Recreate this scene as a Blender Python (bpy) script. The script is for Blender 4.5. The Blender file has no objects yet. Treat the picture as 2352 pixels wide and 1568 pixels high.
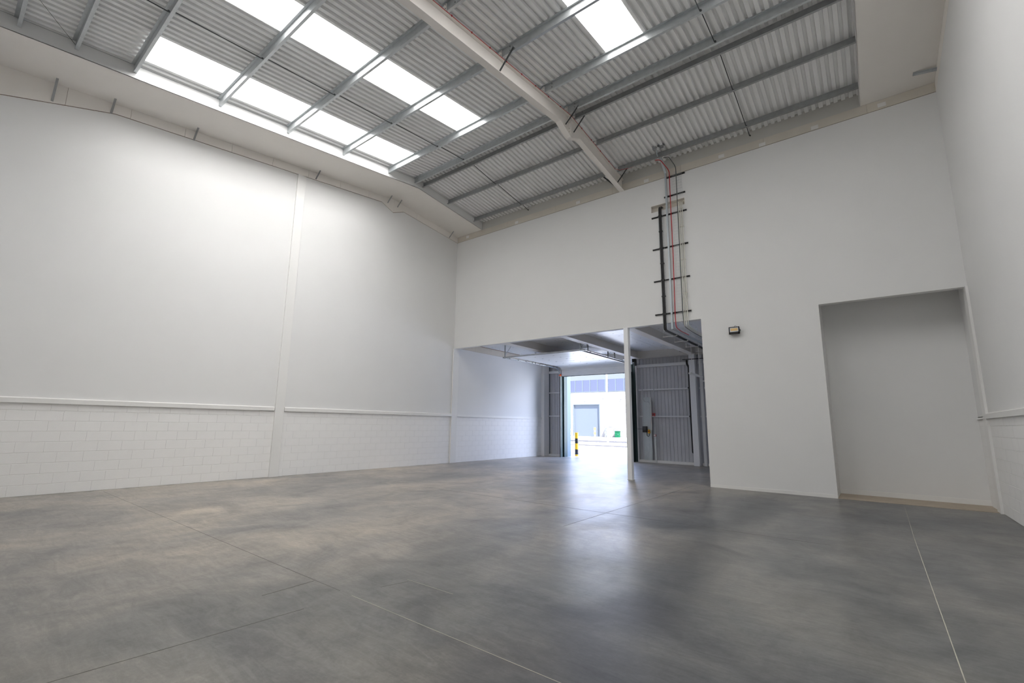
import bpy, math, random
from mathutils import Vector, Matrix
random.seed(7)
C = bpy.context.scene.collection
scene = bpy.context.scene

# ------------------------------------------------------------------ camera
def cam_axes(yaw, pitch, roll):
    a, p, r = math.radians(yaw), math.radians(pitch), math.radians(roll)
    fw = Vector((math.sin(a)*math.cos(p), math.cos(a)*math.cos(p), math.sin(p)))
    rt = Vector((math.cos(a), -math.sin(a), 0)); up = rt.cross(fw)
    return rt*math.cos(r)+up*math.sin(r), up*math.cos(r)-rt*math.sin(r), fw
rt, up, fw = cam_axes(-38.6783, 9.692, 0.9531)
cd = bpy.data.cameras.new('camera'); cam = bpy.data.objects.new('camera', cd); C.objects.link(cam)
M4 = Matrix((( rt.x, up.x, -fw.x, 14.2447), (rt.y, up.y, -fw.y, -14.4227), (rt.z, up.z, -fw.z, 1.6809), (0, 0, 0, 1)))
cam.matrix_world = M4
cd.sensor_width = 36.0; cd.lens = 1054.1954/2352*36; cd.clip_start = 0.02; cd.clip_end = 500
cd.shift_x = 24.14/2352; cd.shift_y = 8.95/2352
scene.camera = cam

# ------------------------------------------------------------------ view, world, sun
vs = scene.view_settings
scene.display_settings.display_device = 'sRGB'
vs.view_transform = 'Standard'; vs.look = 'None'; vs.gamma = 1.0; vs.exposure = 0.0; vs.use_curve_mapping = False
SKYLIGHT = 12.7
SUN = 105.0
SKY = 12.5
w = bpy.data.worlds.new('world'); scene.world = w; w.use_nodes = True
nt = w.node_tree; nt.nodes.clear()
out = nt.nodes.new('ShaderNodeOutputWorld'); bg = nt.nodes.new('ShaderNodeBackground')
tc = nt.nodes.new('ShaderNodeTexCoord'); sep = nt.nodes.new('ShaderNodeSeparateXYZ'); cr = nt.nodes.new('ShaderNodeValToRGB')
nt.links.new(tc.outputs['Generated'], sep.inputs[0]); nt.links.new(sep.outputs['Z'], cr.inputs[0])
e = cr.color_ramp.elements
e[0].position = 0.0; e[0].color = (0.86, 0.91, 1.0, 1); e[1].position = 1.0; e[1].color = (0.27, 0.42, 0.82, 1)
m = e.new(0.25); m.color = (0.60, 0.70, 1.0, 1)
nt.links.new(cr.outputs[0], bg.inputs[0]); bg.inputs[1].default_value = SKY
nt.links.new(bg.outputs[0], out.inputs[0])
sl = bpy.data.lights.new('sun', 'SUN'); so = bpy.data.objects.new('sun', sl); C.objects.link(so)
sl.energy = SUN; sl.angle = math.radians(0.6); sl.color = (1.0, 0.95, 0.88)
so.location = (30, -8, 40)
so.rotation_euler = Vector((-0.50, 0.26, -0.83)).to_track_quat('-Z', 'Y').to_euler()
# portal in the loading-bay door so the daylight is sampled cleanly
pl = bpy.data.lights.new('door_daylight_portal', 'AREA'); po = bpy.data.objects.new('door_daylight_portal', pl); C.objects.link(po)
pl.shape = 'RECTANGLE'; pl.size = 3.9; pl.size_y = 4.25; po.location = (3.2, 7.62, 2.14)
po.rotation_euler = Vector((0, -1, 0)).to_track_quat('-Z', 'Z').to_euler()
pl.cycles.is_portal = True
for k, v in dict(max_bounces=12, diffuse_bounces=8, glossy_bounces=5, transmission_bounces=6, use_denoising=True, sample_clamp_indirect=8.0, use_adaptive_sampling=True).items():
    try: setattr(scene.cycles, k, v)
    except Exception: pass

# ------------------------------------------------------------------ materials
def mat(name, col, rough=0.6, metal=0.0, spec=0.5, var=0.0, scale=3.0, stretch=(1,1,1), bump=0.0, bscale=40.0, emit=None, es=0.0):
    m = bpy.data.materials.new(name); m.use_nodes = True
    n = m.node_tree.nodes; l = m.node_tree.links; b = n['Principled BSDF']
    b.inputs['Base Color'].default_value = (*col, 1); b.inputs['Roughness'].default_value = rough
    b.inputs['Metallic'].default_value = metal; b.inputs['Specular IOR Level'].default_value = spec
    t = n.new('ShaderNodeTexCoord'); mp = n.new('ShaderNodeMapping'); mp.inputs['Scale'].default_value = stretch
    l.new(t.outputs['Object'], mp.inputs[0])
    ns = n.new('ShaderNodeTexNoise'); ns.inputs['Scale'].default_value = scale; ns.inputs['Detail'].default_value = 5
    l.new(mp.outputs[0], ns.inputs[0])
    mx = n.new('ShaderNodeMixRGB'); mx.inputs[1].default_value = (*[c*(1-var) for c in col], 1); mx.inputs[2].default_value = (*[min(1, c*(1+var)) for c in col], 1)
    l.new(ns.outputs['Fac'], mx.inputs[0]); l.new(mx.outputs[0], b.inputs['Base Color'])
    if bump:
        nb = n.new('ShaderNodeTexNoise'); nb.inputs['Scale'].default_value = bscale; nb.inputs['Detail'].default_value = 3
        l.new(t.outputs['Object'], nb.inputs[0])
        bm_ = n.new('ShaderNodeBump'); bm_.inputs['Strength'].default_value = bump; bm_.inputs['Distance'].default_value = 0.004
        l.new(nb.outputs['Fac'], bm_.inputs['Height']); l.new(bm_.outputs[0], b.inputs['Normal'])
    if emit:
        b.inputs['Emission Color'].default_value = (*emit, 1); b.inputs['Emission Strength'].default_value = es
    return m
WALL = mat('white_emulsion', (0.745, 0.745, 0.74), 0.75, var=0.02, scale=1.2, bump=0.03, bscale=60, spec=0.3)
BLOCK = mat('painted_blockwork', (0.83, 0.825, 0.815), 0.62, var=0.02, scale=5, bump=0.25, bscale=90, spec=0.35)
MORTAR = mat('painted_mortar', (0.74, 0.73, 0.71), 0.8)
TRIMW = mat('white_gloss_trim', (0.78, 0.775, 0.76), 0.45)
SOFFIT = mat('soffit_board', (0.80, 0.77, 0.73), 0.8, var=0.02)
CREAM = mat('bare_fascia_board', (0.60, 0.56, 0.495), 0.8, var=0.08, scale=2.5)
FILL = mat('white_filler_patch', (0.72, 0.71, 0.69), 0.8)
CUT = mat('shadow_gap', (0.20, 0.12, 0.08), 0.9)
GREYB = mat('grey_faced_board', (0.52, 0.51, 0.48), 0.4, var=0.08, scale=1.0)
DECK = mat('roof_liner_sheet', (0.78, 0.785, 0.78), 0.42, var=0.03, scale=1.5)
GALV = mat('galvanised_steel', (0.52, 0.545, 0.56), 0.36, metal=0.6, var=0.18, scale=9)
DGALV = mat('darker_galvanised_steel', (0.34, 0.35, 0.355), 0.42, metal=0.5, var=0.2, scale=9)  # darker grey version of the galvanised steel
STEELW = mat('offwhite_painted_steel', (0.78, 0.745, 0.705), 0.5, var=0.02)
COLW = mat('white_painted_steel', (0.80, 0.81, 0.83), 0.5)
DARK = mat('dark_steel', (0.055, 0.06, 0.062), 0.5, metal=0.3)
BLACKP = mat('black_plastic', (0.012, 0.012, 0.013), 0.45)
RED = mat('red_cable_sheath', (0.50, 0.012, 0.02), 0.4)
REDB = mat('red_call_point', (0.35, 0.01, 0.012), 0.35)
ORANGE = mat('orange_plastic', (0.85, 0.11, 0.01), 0.4)
YELLOW = mat('yellow_plastic', (0.85, 0.45, 0.01), 0.4)
PIPEW = mat('cream_plastic_conduit', (0.66, 0.65, 0.58), 0.4)
CABLEG = mat('dark_grey_cable', (0.09, 0.10, 0.10), 0.5)
TRUNK = mat('galvanised_trunking', (0.47, 0.52, 0.55), 0.4, metal=0.35, var=0.06)
CLAD = mat('grey_wall_liner', (0.52, 0.525, 0.55), 0.5, var=0.06, scale=2)
GIRT = mat('grey_rail', (0.72, 0.73, 0.74), 0.45)
DOORW = mat('white_door_skin', (0.88, 0.88, 0.87), 0.3)
FOIL = mat('white_foil_ceiling_board', (0.84, 0.85, 0.87), 0.34, var=0.04, scale=2, bump=0.15, bscale=6)
BEAMW = mat('offwhite_floor_beam', (0.62, 0.60, 0.57), 0.5)
FILLER = mat('foam_rib_filler', (0.22, 0.05, 0.025), 0.8)
DUST = mat('dusty_tan_screed', (0.40, 0.34, 0.27), 0.8, var=0.2, scale=4)
REVEAL = mat('pale_blue_jamb', (0.16, 0.205, 0.24), 0.6, spec=0.1)
RUBBER = mat('dark_green_rubber', (0.02, 0.045, 0.045), 0.6)
PANELG = mat('ribbed_grey_panel', (0.50, 0.54, 0.55), 0.5, var=0.04)
# outside
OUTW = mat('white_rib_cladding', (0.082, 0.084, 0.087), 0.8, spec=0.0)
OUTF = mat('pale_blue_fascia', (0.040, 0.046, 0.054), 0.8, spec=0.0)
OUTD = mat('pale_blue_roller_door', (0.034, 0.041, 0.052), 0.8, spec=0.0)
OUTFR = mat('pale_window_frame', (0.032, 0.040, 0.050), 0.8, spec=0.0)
GLASS = mat('reflective_blue_glass', (0.052, 0.056, 0.078), 0.02, metal=1.0)
YARD = mat('pale_concrete_yard', (0.55, 0.54, 0.52), 0.85, var=0.05)
YARDG = mat('darker_yard_grey', (0.021, 0.022, 0.025), 0.95, spec=0.0, var=0.1)
GREENB = mat('green_cabinet', (0.004, 0.028, 0.015), 0.8, spec=0.0)
WHITEP = mat('white_plastic', (0.78, 0.78, 0.77), 0.4)
GREYO = mat('light_grey_machine', (0.5, 0.5, 0.5), 0.5)
LEDY = mat('led_chip_plate', (0.75, 0.52, 0.22), 0.4)
LENS = mat('pale_reflector', (0.68, 0.70, 0.74), 0.15)
SKYM = bpy.data.materials.new('translucent_rooflight'); SKYM.use_nodes = True
_n = SKYM.node_tree.nodes; _n.clear(); _o = _n.new('ShaderNodeOutputMaterial'); _e = _n.new('ShaderNodeEmission')
_e.inputs[0].default_value = (1.0, 0.985, 0.965, 1)
# sunlit ribbed translucent sheet: the ribs run along y, so the light spreads widely across them (x) and narrowly along them (y),
# and leans to -x, the way the sun travels
_g = _n.new('ShaderNodeNewGeometry'); _sp = _n.new('ShaderNodeSeparateXYZ'); SKYM.node_tree.links.new(_g.outputs['Incoming'], _sp.inputs[0])
def _m(op, a, b=None):
    q = _n.new('ShaderNodeMath'); q.operation = op
    for i, v in enumerate((a, b)):
        if v is None: continue
        if isinstance(v, (int, float)): q.inputs[i].default_value = v
        else: SKYM.node_tree.links.new(v, q.inputs[i])
    return q.outputs[0]
_ly = _m('EXPONENT', _m('MULTIPLY', _m('POWER', _m('ABSOLUTE', _sp.outputs['Y']), 2.0), -1/0.5**2))
_lx = _m('SUBTRACT', 1.0, _m('MULTIPLY', _sp.outputs['X'], 0.22))
SKYM.node_tree.links.new(_m('MULTIPLY', _m('MULTIPLY', _m('ADD', _m('MULTIPLY', _ly, 0.42), 0.64), _lx), SKYLIGHT), _e.inputs[1])
SKYM.node_tree.links.new(_e.outputs[0], _o.inputs[0])

SN = (1.0, 0.02); SC = 12.1
# polished concrete
CONC = bpy.data.materials.new('power_floated_concrete'); CONC.use_nodes = True
n = CONC.node_tree.nodes; l = CONC.node_tree.links; b = n['Principled BSDF']
t = n.new('ShaderNodeTexCoord')
def noise(sc, det=6, st=(1,1,1), rough=0.6, dist=0.0):
    mp = n.new('ShaderNodeMapping'); mp.inputs['Scale'].default_value = st; l.new(t.outputs['Object'], mp.inputs[0])
    q = n.new('ShaderNodeTexNoise'); q.inputs['Scale'].default_value = sc; q.inputs['Detail'].default_value = det; q.inputs['Roughness'].default_value = rough
    q.inputs['Distortion'].default_value = dist
    l.new(mp.outputs[0], q.inputs[0]); return q.outputs['Fac']
def ramp(src, stops):
    r = n.new('ShaderNodeValToRGB'); l.new(src, r.inputs[0]); el = r.color_ramp.elements
    el[0].position, el[0].color = stops[0][0], (*stops[0][1], 1); el[1].position, el[1].color = stops[-1][0], (*stops[-1][1], 1)
    for p_, c_ in stops[1:-1]: q = el.new(p_); q.color = (*c_, 1)
    return r.outputs[0]
def mixc(mode, f, a, c_):
    q = n.new('ShaderNodeMixRGB'); q.blend_type = mode
    if isinstance(f, float): q.inputs[0].default_value = f
    else: l.new(f, q.inputs[0])
    l.new(a, q.inputs[1]); l.new(c_, q.inputs[2]); return q.outputs[0]
c1 = ramp(noise(0.32, 5, (1, 0.7, 1), 0.55, 0.6), [(0.34, (0.105, 0.109, 0.115)), (0.50, (0.165, 0.163, 0.159)), (0.66, (0.245, 0.230, 0.207))])
c2 = ramp(noise(2.2, 8, (1.0, 0.45, 1), 0.7, 0.8), [(0.28, (0.80, 0.80, 0.81)), (0.52, (1.0, 1.0, 1.0)), (0.78, (1.14, 1.13, 1.11))])
c3 = ramp(noise(30, 6, (1, 1, 1), 0.75), [(0.3, (0.88, 0.88, 0.88)), (0.7, (1.12, 1.12, 1.12))])
cc = mixc('MULTIPLY', 1.0, mixc('MULTIPLY', 1.0, c1, c2), c3)
# uneven light painted along x (warm bright left, dim right), cloudy patches, trowel marks
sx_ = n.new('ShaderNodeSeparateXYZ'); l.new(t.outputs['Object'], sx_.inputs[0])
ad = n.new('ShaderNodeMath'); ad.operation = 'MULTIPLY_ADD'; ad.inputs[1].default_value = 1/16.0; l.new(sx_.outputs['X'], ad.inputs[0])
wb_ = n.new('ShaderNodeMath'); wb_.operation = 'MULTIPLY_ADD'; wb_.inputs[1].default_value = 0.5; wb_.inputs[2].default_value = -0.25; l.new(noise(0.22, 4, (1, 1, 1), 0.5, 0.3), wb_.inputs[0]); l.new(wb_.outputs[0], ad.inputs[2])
light_ramp = ramp(ad.outputs[0], [(0.10, (1.76, 1.64, 1.50)), (0.45, (1.42, 1.35, 1.26)), (0.85, (0.80, 0.815, 0.84))])
c4 = ramp(noise(0.9, 8, (1, 1, 1), 0.68, 1.2), [(0.36, (0.74, 0.745, 0.76)), (0.50, (1.0, 1.0, 1.0)), (0.64, (1.20, 1.18, 1.15))])
c5 = ramp(noise(5.5, 8, (0.35, 1.6, 1), 0.75, 1.5), [(0.38, (0.84, 0.84, 0.84)), (0.52, (1.0, 1.0, 1.0)), (0.66, (1.16, 1.16, 1.16))])
cc = mixc('MULTIPLY', 1.0, mixc('MULTIPLY', 1.0, mixc('MULTIPLY', 1.0, cc, light_ramp), c4), c5)
# a long darker burnished patch running across the slab in front of the opening
dp = n.new('ShaderNodeVectorMath'); dp.operation = 'DOT_PRODUCT'; dp.inputs[1].default_value = (SN[0], SN[1], 0); l.new(t.outputs['Object'], dp.inputs[0])
def mth(op, a, b2=None, c2_=None):
    q = n.new('ShaderNodeMath'); q.operation = op
    for i_, v_ in enumerate((a, b2, c2_)):
        if v_ is None: continue
        if isinstance(v_, (int, float)): q.inputs[i_].default_value = v_
        else: l.new(v_, q.inputs[i_])
    return q.outputs[0]
dist = mth('ABSOLUTE', mth('ADD', mth('SUBTRACT', dp.outputs['Value'], SC), mth('MULTIPLY', mth('SUBTRACT', noise(0.55, 6, (1, 1, 1), 0.6), 0.5), 1.6)))
stain = ramp(dist, [(0.10, (0.66, 0.67, 0.70)), (0.55, (1.0, 1.0, 1.0))])
scuff = ramp(noise(1.7, 9, (0.3, 1.3, 1), 0.78, 2.0), [(0.60, (1.0, 1.0, 1.0)), (0.72, (1.28, 1.27, 1.24))])
cc = mixc('MULTIPLY', 1.0, mixc('MULTIPLY', 1.0, cc, stain), scuff)
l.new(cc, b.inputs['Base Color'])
rr = ramp(noise(1.1, 8, (1, 0.6, 1), 0.7, 0.5), [(0.25, (0.29,)*3), (0.55, (0.36,)*3), (0.8, (0.45,)*3)])
l.new(rr, b.inputs['Roughness']); b.inputs['Specular IOR Level'].default_value = 0.42
bn = n.new('ShaderNodeBump'); bn.inputs['Strength'].default_value = 0.10; bn.inputs['Distance'].default_value = 0.001
l.new(noise(28, 4, (1, 1, 1), 0.6), bn.inputs['Height']); l.new(bn.outputs[0], b.inputs['Normal'])
SEAL = mat('pale_joint_sealant', (0.42, 0.40, 0.34), 0.7, var=0.25, scale=6)
SEALD = mat('dark_saw_cut', (0.17, 0.165, 0.155), 0.8, var=0.3, scale=6)

# ------------------------------------------------------------------ mesh builder
class MB:
    def __init__(s): s.v = []; s.f = []
    def add(s, vs_, fs):
        k = len(s.v); s.v += [tuple(p) for p in vs_]; s.f += [tuple(i+k for i in f) for f in fs]; return s
    def box(s, x0, x1, y0, y1, z0, z1):
        return s.add([(x0,y0,z0),(x1,y0,z0),(x1,y1,z0),(x0,y1,z0),(x0,y0,z1),(x1,y0,z1),(x1,y1,z1),(x0,y1,z1)],
                     [(0,3,2,1),(4,5,6,7),(0,1,5,4),(1,2,6,5),(2,3,7,6),(3,0,4,7)])
    def prism(s, poly, axis, a, b_):
        """poly: 2D points; axis 'X': (y,z); 'Y': (x,z); 'Z': (x,y)"""
        def P(p, t_): return {'X': (t_, p[0], p[1]), 'Y': (p[0], t_, p[1]), 'Z': (p[0], p[1], t_)}[axis]
        k = len(poly)
        return s.add([P(p, a) for p in poly]+[P(p, b_) for p in poly],
                     [tuple(range(k))[::-1], tuple(range(k, 2*k))]+[(i, (i+1) % k, k+(i+1) % k, k+i) for i in range(k)])
    def chbox(s, x0, x1, y0, y1, z0, z1, c=0.006):
        """box with chamfered vertical edges"""
        return s.prism([(x0+c,y0),(x1-c,y0),(x1,y0+c),(x1,y1-c),(x1-c,y1),(x0+c,y1),(x0,y1-c),(x0,y0+c)], 'Z', z0, z1)
    def tube(s, pts, r, k=8, cap=True):
        pts = [Vector(p) for p in pts]; rings = []
        ref = Vector((0.13, 0.31, 0.94)).normalized()
        for i, p in enumerate(pts):
            d = (pts[min(i+1, len(pts)-1)]-pts[max(i-1, 0)]).normalized()
            rf = ref if abs(d.dot(ref)) < 0.95 else Vector((1, 0, 0))
            u = d.cross(rf).normalized(); v_ = d.cross(u).normalized()
            rings.append([p+u*r*math.cos(2*math.pi*j/k)+v_*r*math.sin(2*math.pi*j/k) for j in range(k)])
        vs_ = [q for R_ in rings for q in R_]; fs = []
        for i in range(len(pts)-1):
            for j in range(k): fs.append((i*k+j, i*k+(j+1) % k, (i+1)*k+(j+1) % k, (i+1)*k+j))
        if cap: fs += [tuple(range(k))[::-1], tuple(range((len(pts)-1)*k, len(pts)*k))]
        return s.add(vs_, fs)
    def bar(s, p, q, w_, h_):
        """rectangular bar between two points"""
        p, q = Vector(p), Vector(q); d = (q-p).normalized()
        rf = Vector((0, 0, 1)) if abs(d.z) < 0.95 else Vector((1, 0, 0))
        u = d.cross(rf).normalized()*w_/2; v_ = u.cross(d).normalized()*h_/2
        vs_ = [p-u-v_, p+u-v_, p+u+v_, p-u+v_, q-u-v_, q+u-v_, q+u+v_, q-u+v_]
        return s.add(vs_, [(0,3,2,1),(4,5,6,7),(0,1,5,4),(1,2,6,5),(2,3,7,6),(3,0,4,7)])
    def angle(s, p, q, leg=0.05, t_=0.006):
        p, q = Vector(p), Vector(q); d = (q-p).normalized()
        rf = Vector((0, 1, 0)); u = d.cross(rf).normalized(); v_ = d.cross(u).normalized()
        prof = [(0,0),(leg,0),(leg,t_),(t_,t_),(t_,leg),(0,leg)]
        vs_ = [o+u*a+v_*b_ for o in (p, q) for a, b_ in prof]
        return s.add(vs_, [(5,4,3,2,1,0),(6,7,8,9,10,11)]+[(i,(i+1)%6,6+(i+1)%6,6+i) for i in range(6)])
    def mesh(s, name, m, off=(0,0,0)):
        me = bpy.data.meshes.new(name); ox, oy, oz = off
        me.from_pydata([(a-ox, b_-oy, c-oz) for a, b_, c in s.v], [], s.f); me.update()
        import bmesh
        bm = bmesh.new(); bm.from_mesh(me); bmesh.ops.recalc_face_normals(bm, faces=bm.faces); bm.to_mesh(me); bm.free()
        me.materials.append(m); return me
def props(o, label=None, cat=None, group=None, kind=None):
    if label: o['label'] = label
    if cat: o['category'] = cat
    if group: o['group'] = group
    if kind: o['kind'] = kind
    return o
def thing(name, loc, label, cat, group=None, kind=None):
    o = bpy.data.objects.new(name, None); o.empty_display_size = 0.1; o.location = loc; C.objects.link(o)
    o['_o'] = tuple(loc); return props(o, label, cat, group, kind)
ORG = {}
def solo(name, mb, m, label=None, cat=None, group=None, kind=None, origin=None):
    """a one-mesh thing"""
    if origin is None:
        xs = [p[0] for p in mb.v]; ys = [p[1] for p in mb.v]; zs = [p[2] for p in mb.v]
        origin = ((min(xs)+max(xs))/2, (min(ys)+max(ys))/2, min(zs))
    o = bpy.data.objects.new(name, mb.mesh(name, m, origin)); o.location = origin; C.objects.link(o); o['_o'] = tuple(origin)
    return props(o, label, cat, group, kind)
def part(name, mb, m, parent, label=None, kind=None):
    """a part given in world coordinates"""
    po_ = parent['_o']
    o = bpy.data.objects.new(name, mb.mesh(name, m, po_)); o.parent = parent; C.objects.link(o); o['_o'] = tuple(po_)
    return props(o, label, None, None, kind)
def shared(name, me, parent, wloc):
    o = bpy.data.objects.new(name, me); o.parent = parent; po_ = parent['_o']
    o.location = (wloc[0]-po_[0], wloc[1]-po_[1], wloc[2]-po_[2]); C.objects.link(o); return o
def struct(name, mb, m, label, cat, origin=(0,0,0)): return solo(name, mb, m, label, cat, None, 'structure', origin)
ORD = ['first', 'second', 'third', 'fourth', 'fifth', 'sixth', 'seventh', 'eighth', 'ninth', 'tenth', 'eleventh', 'twelfth', 'thirteenth', 'fourteenth']

# ------------------------------------------------------------------ dimensions
W = 16.22; YR = -14.97; RIDGE = -3.7
XO, XA, ZS = 10.46, 13.42, 4.93      # opening right edge, recess left edge, opening head
ZT = 9.88                            # top of white boarding on the back wall
def pb(y): return 10.66+0.1165*(y-RIDGE) if y < RIDGE else 10.66-0.0995*(y-RIDGE)   # underside of purlins
PD = 0.20                            # purlin depth
BX = 1.478                           # width of the boxed strip along the party walls

# ------------------------------------------------------------------ floor
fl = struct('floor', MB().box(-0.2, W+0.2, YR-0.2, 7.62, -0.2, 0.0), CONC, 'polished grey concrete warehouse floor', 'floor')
def strip(p, q, wd, m, lab=None):
    p, q = Vector((*p, 0.0008)), Vector((*q, 0.0008))
    return part('joint_strip', MB().bar(p, q, wd, 0.0016), m, fl, lab)
strip((0.3, -11.53), (9.9, -11.53), 0.004, SEALD, 'fine dark saw cut')
strip((10.1, -11.53), (W-0.1, -11.53), 0.006, SEAL, 'pale filled joint')
strip((14.64, -0.5), (14.60, -4.4), 0.005, SEAL); strip((14.60, -4.4), (14.56, -14.9), 0.0075, SEAL, 'pale filled joint')
strip((10.02, -0.2), (10.02, -7.4), 0.005, SEALD); strip((9.93, -14.2), (10.06, -12.0), 0.005, SEALD); strip((9.46, -12.1), (9.44, -11.55), 0.005, SEALD)
strip((5.0, -5.8), (13.6, -5.8), 0.004, SEALD); strip((10.137, -10.864), (10.817, -10.852), 0.005, SEAL, 'short pale scratch')
strip((10.2, -10.9), (10.12, -11.2), 0.004, SEALD)
strip((10.46, -0.04), (9.55, 0.6), 0.03, SEAL, 'pale scuff in the floor by the pier')
# dusty screed in the recess
part('dusty_screed', MB().prism([(XA, 0.0), (W, 0.03), (W, 1.2), (XA, 1.2)], 'Z', 0.0, 0.006), DUST, fl, 'tan dusty strip of unfinished floor in the recess')

# ------------------------------------------------------------------ blockwork
def block_mesh(name, dy, dz=0.219, sgn=1):
    """painted block, face towards +x (sgn 1) or -x, origin at its low corner"""
    c = 0.0045; cy = 0.0015; x = 0.0; xb = -0.02*sgn
    vs_ = [(xb,0,0),(xb,dy,0),(xb,dy,dz),(xb,0,dz),(x-c*sgn,0,0),(x-c*sgn,dy,0),(x-c*sgn,dy,dz),(x-c*sgn,0,dz),(x,cy,c),(x,dy-cy,c),(x,dy-cy,dz-c),(x,cy,dz-c)]
    fs = [(4,5,9,8),(5,6,10,9),(6,7,11,10),(7,4,8,11),(8,9,10,11),(0,1,5,4),(1,2,6,5),(2,3,7,6),(3,0,4,7)]
    return MB().add(vs_, fs).mesh(name, BLOCK)
BM = {s: {'full': block_mesh('block', 0.449, dz=0.220, sgn=s), 'half': block_mesh('half_block', 0.224, dz=0.220, sgn=s)} for s in (1, -1)}
def lay(parent, x, y0, y1, courses=9, sgn=1):
    for i in range(courses):
        y = y1-(0.225 if i % 2 else 0.45) ; z = i*0.225+0.003
        if i % 2: shared('block', BM[sgn]['half'], parent, (x, y+0.0005, z))
        else: shared('block', BM[sgn]['full'], parent, (x, y+0.0005, z))
        while y-0.45 > y0-0.01:
            y -= 0.45; shared('block', BM[sgn]['full'], parent, (x+random.uniform(-0.0016, 0.0), y+0.0005, z))
        if y-y0 > 0.08: 
            part('block', MB().box(min(x, x-0.02*sgn), max(x, x-0.02*sgn), y0, y-0.003, z, z+0.219), BLOCK, parent)

def rafter_edge(y):
    b_ = pb(y)-0.42
    if y < -12.41: b_ -= (-12.41-y)*0.22
    return b_
EDGE = [(YR, rafter_edge(YR)), (-12.41, rafter_edge(-12.41)), (-4.28, rafter_edge(-4.28)), (-3.72, 9.94), (-3.2, 10.17), (0.0, 9.87)]
def edge_z(y):
    for (a, za), (b_, zb) in zip(EDGE, EDGE[1:]):
        if a <= y <= b_: return za+(zb-za)*(y-a)/(b_-a)
    return EDGE[-1][1]

def side_wall(name, x, sgn, label):
    """hall part of a party wall; face at x looking towards sgn"""
    xb = x-0.25*sgn
    up_ = MB().prism([(YR, 1.95), (0.0, 1.95)]+[p for p in EDGE[::-1]], 'X', xb, x)
    wl = struct(name, up_, WALL, label, 'wall', (x, 0, 0))
    part('mortar_bed', MB().box(min(xb, x-0.007*sgn), max(xb, x-0.007*sgn), YR, 0.0, 0, 1.97), MORTAR, wl)
    part('fascia_backing', MB().prism([(YR, edge_z(YR)), (0, 9.87), (0, pb(0)+0.1), (RIDGE, pb(RIDGE)+0.1), (YR, pb(YR)+0.1)], 'X', xb, x-0.022*sgn), CUT, wl)
    js = [YR]+[-13.3+1.2*k for k in range(12)]; js = [j for j in js if j < -0.3]+[0.0]
    for a, b_ in zip(js, js[1:]):
        pts = sorted(set([a+0.003, b_-0.003]+[p[0] for p in EDGE if a < p[0] < b_]))
        lo = [(y, edge_z(y)+0.02) for y in pts]; hi = [(y, pb(y)-0.12) for y in pts[::-1]]
        part('fascia_board', MB().prism(lo+hi, 'X', x-0.022*sgn, x-0.002*sgn), SOFFIT, wl)
    for a, b_ in ((YR, -7.70), (-7.38, -0.06)):
        part('dado_rail', MB().prism([(x-0.01*sgn, 1.96), (x+0.052*sgn, 1.96), (x+0.052*sgn, 2.062), (x+0.03*sgn, 2.08), (x-0.01*sgn, 2.085)], 'Y', a, b_), TRIMW, wl)
    return wl
wl = side_wall('wall_left', 0.0, 1, 'tall white left wall, smooth boarding above painted blockwork')
lay(wl, 0.0, YR, -7.66); lay(wl, 0.0, -7.40, -0.05)
wr = side_wall('wall_right', W, -1, 'white right wall with dado rail above painted blockwork')
lay(wr, W, YR, -7.66, sgn=-1); lay(wr, W, -7.40, -0.08, sgn=-1)
# bay parts of the party walls
wlb = struct('wall_left.001', MB().box(-0.25, 0.0, 0.0, 7.6, 1.95, 4.985), WALL, 'white left wall of the loading bay beyond the opening', 'wall')
part('mortar_bed', MB().box(-0.25, -0.007, 0.0, 7.6, 0, 1.97), MORTAR, wlb)
lay(wlb, 0.0, 0.29, 7.0)
part('fascia_backing', MB().box(-0.25, -0.022, 0, 7.6, 4.985, 5.45), CUT, wlb)
for k in range(6): part('fascia_board', MB().box(-0.022, -0.008, 0.21+1.2*k+0.003, min(0.21+1.2*(k+1)-0.003, 7.4), 4.995, 5.27), CREAM, wlb)
part('dado_rail', MB().box(-0.01, 0.045, 0.29, 6.98, 1.96, 2.06), TRIMW, wlb)
wrb = struct('wall_right.001', MB().box(W, W+0.25, 0.0, 1.4, 1.95, 5.2), WALL, 'short piece of right wall inside the recess', 'wall')
part('mortar_bed', MB().box(W+0.004, W+0.25, 0.0, 1.4, 0, 1.97), MORTAR, wrb)
for i in range(9): part('block', MB().box(W-0.0, W+0.02, 0.28, 1.2, i*0.225+0.003, i*0.225+0.222), BLOCK, wrb)
part('dado_rail', MB().box(W-0.03, W+0.01, 0.28, 1.2, 1.96, 2.0), TRIMW, wrb)

# wall columns (boxed, nearly flush)
def wall_col(x, sgn, y0, y1, z1, label):
    a, b_ = sorted((x-0.02*sgn, x+0.045*sgn))
    o = thing('boxed_column', (x, (y0+y1)/2, 0), label, 'column', 'boxed wall columns')
    part('casing', MB().chbox(a, b_, y0, y1, 0, z1, 0.005), TRIMW, o)
    return o
wall_col(0, 1, -7.67, -7.39, 9.79, 'white boxed column dividing the two bays of the left wall')
wall_col(0, 1, -0.055, 0.285, ZS, 'white boxed column on the left wall at the edge of the opening')
wall_col(W, -1, -0.085, 0.27, ZS, 'white boxed column on the right wall at the recess edge')
bc = thing('boxed_column', (0.1, 7.2, 0), 'white boxed column in the far left corner beside the loading door', 'column', 'boxed wall columns')
part('casing', MB().chbox(-0.02, 0.19, 6.99, 7.5, 0, 5.0, 0.005), TRIMW, bc)

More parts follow.
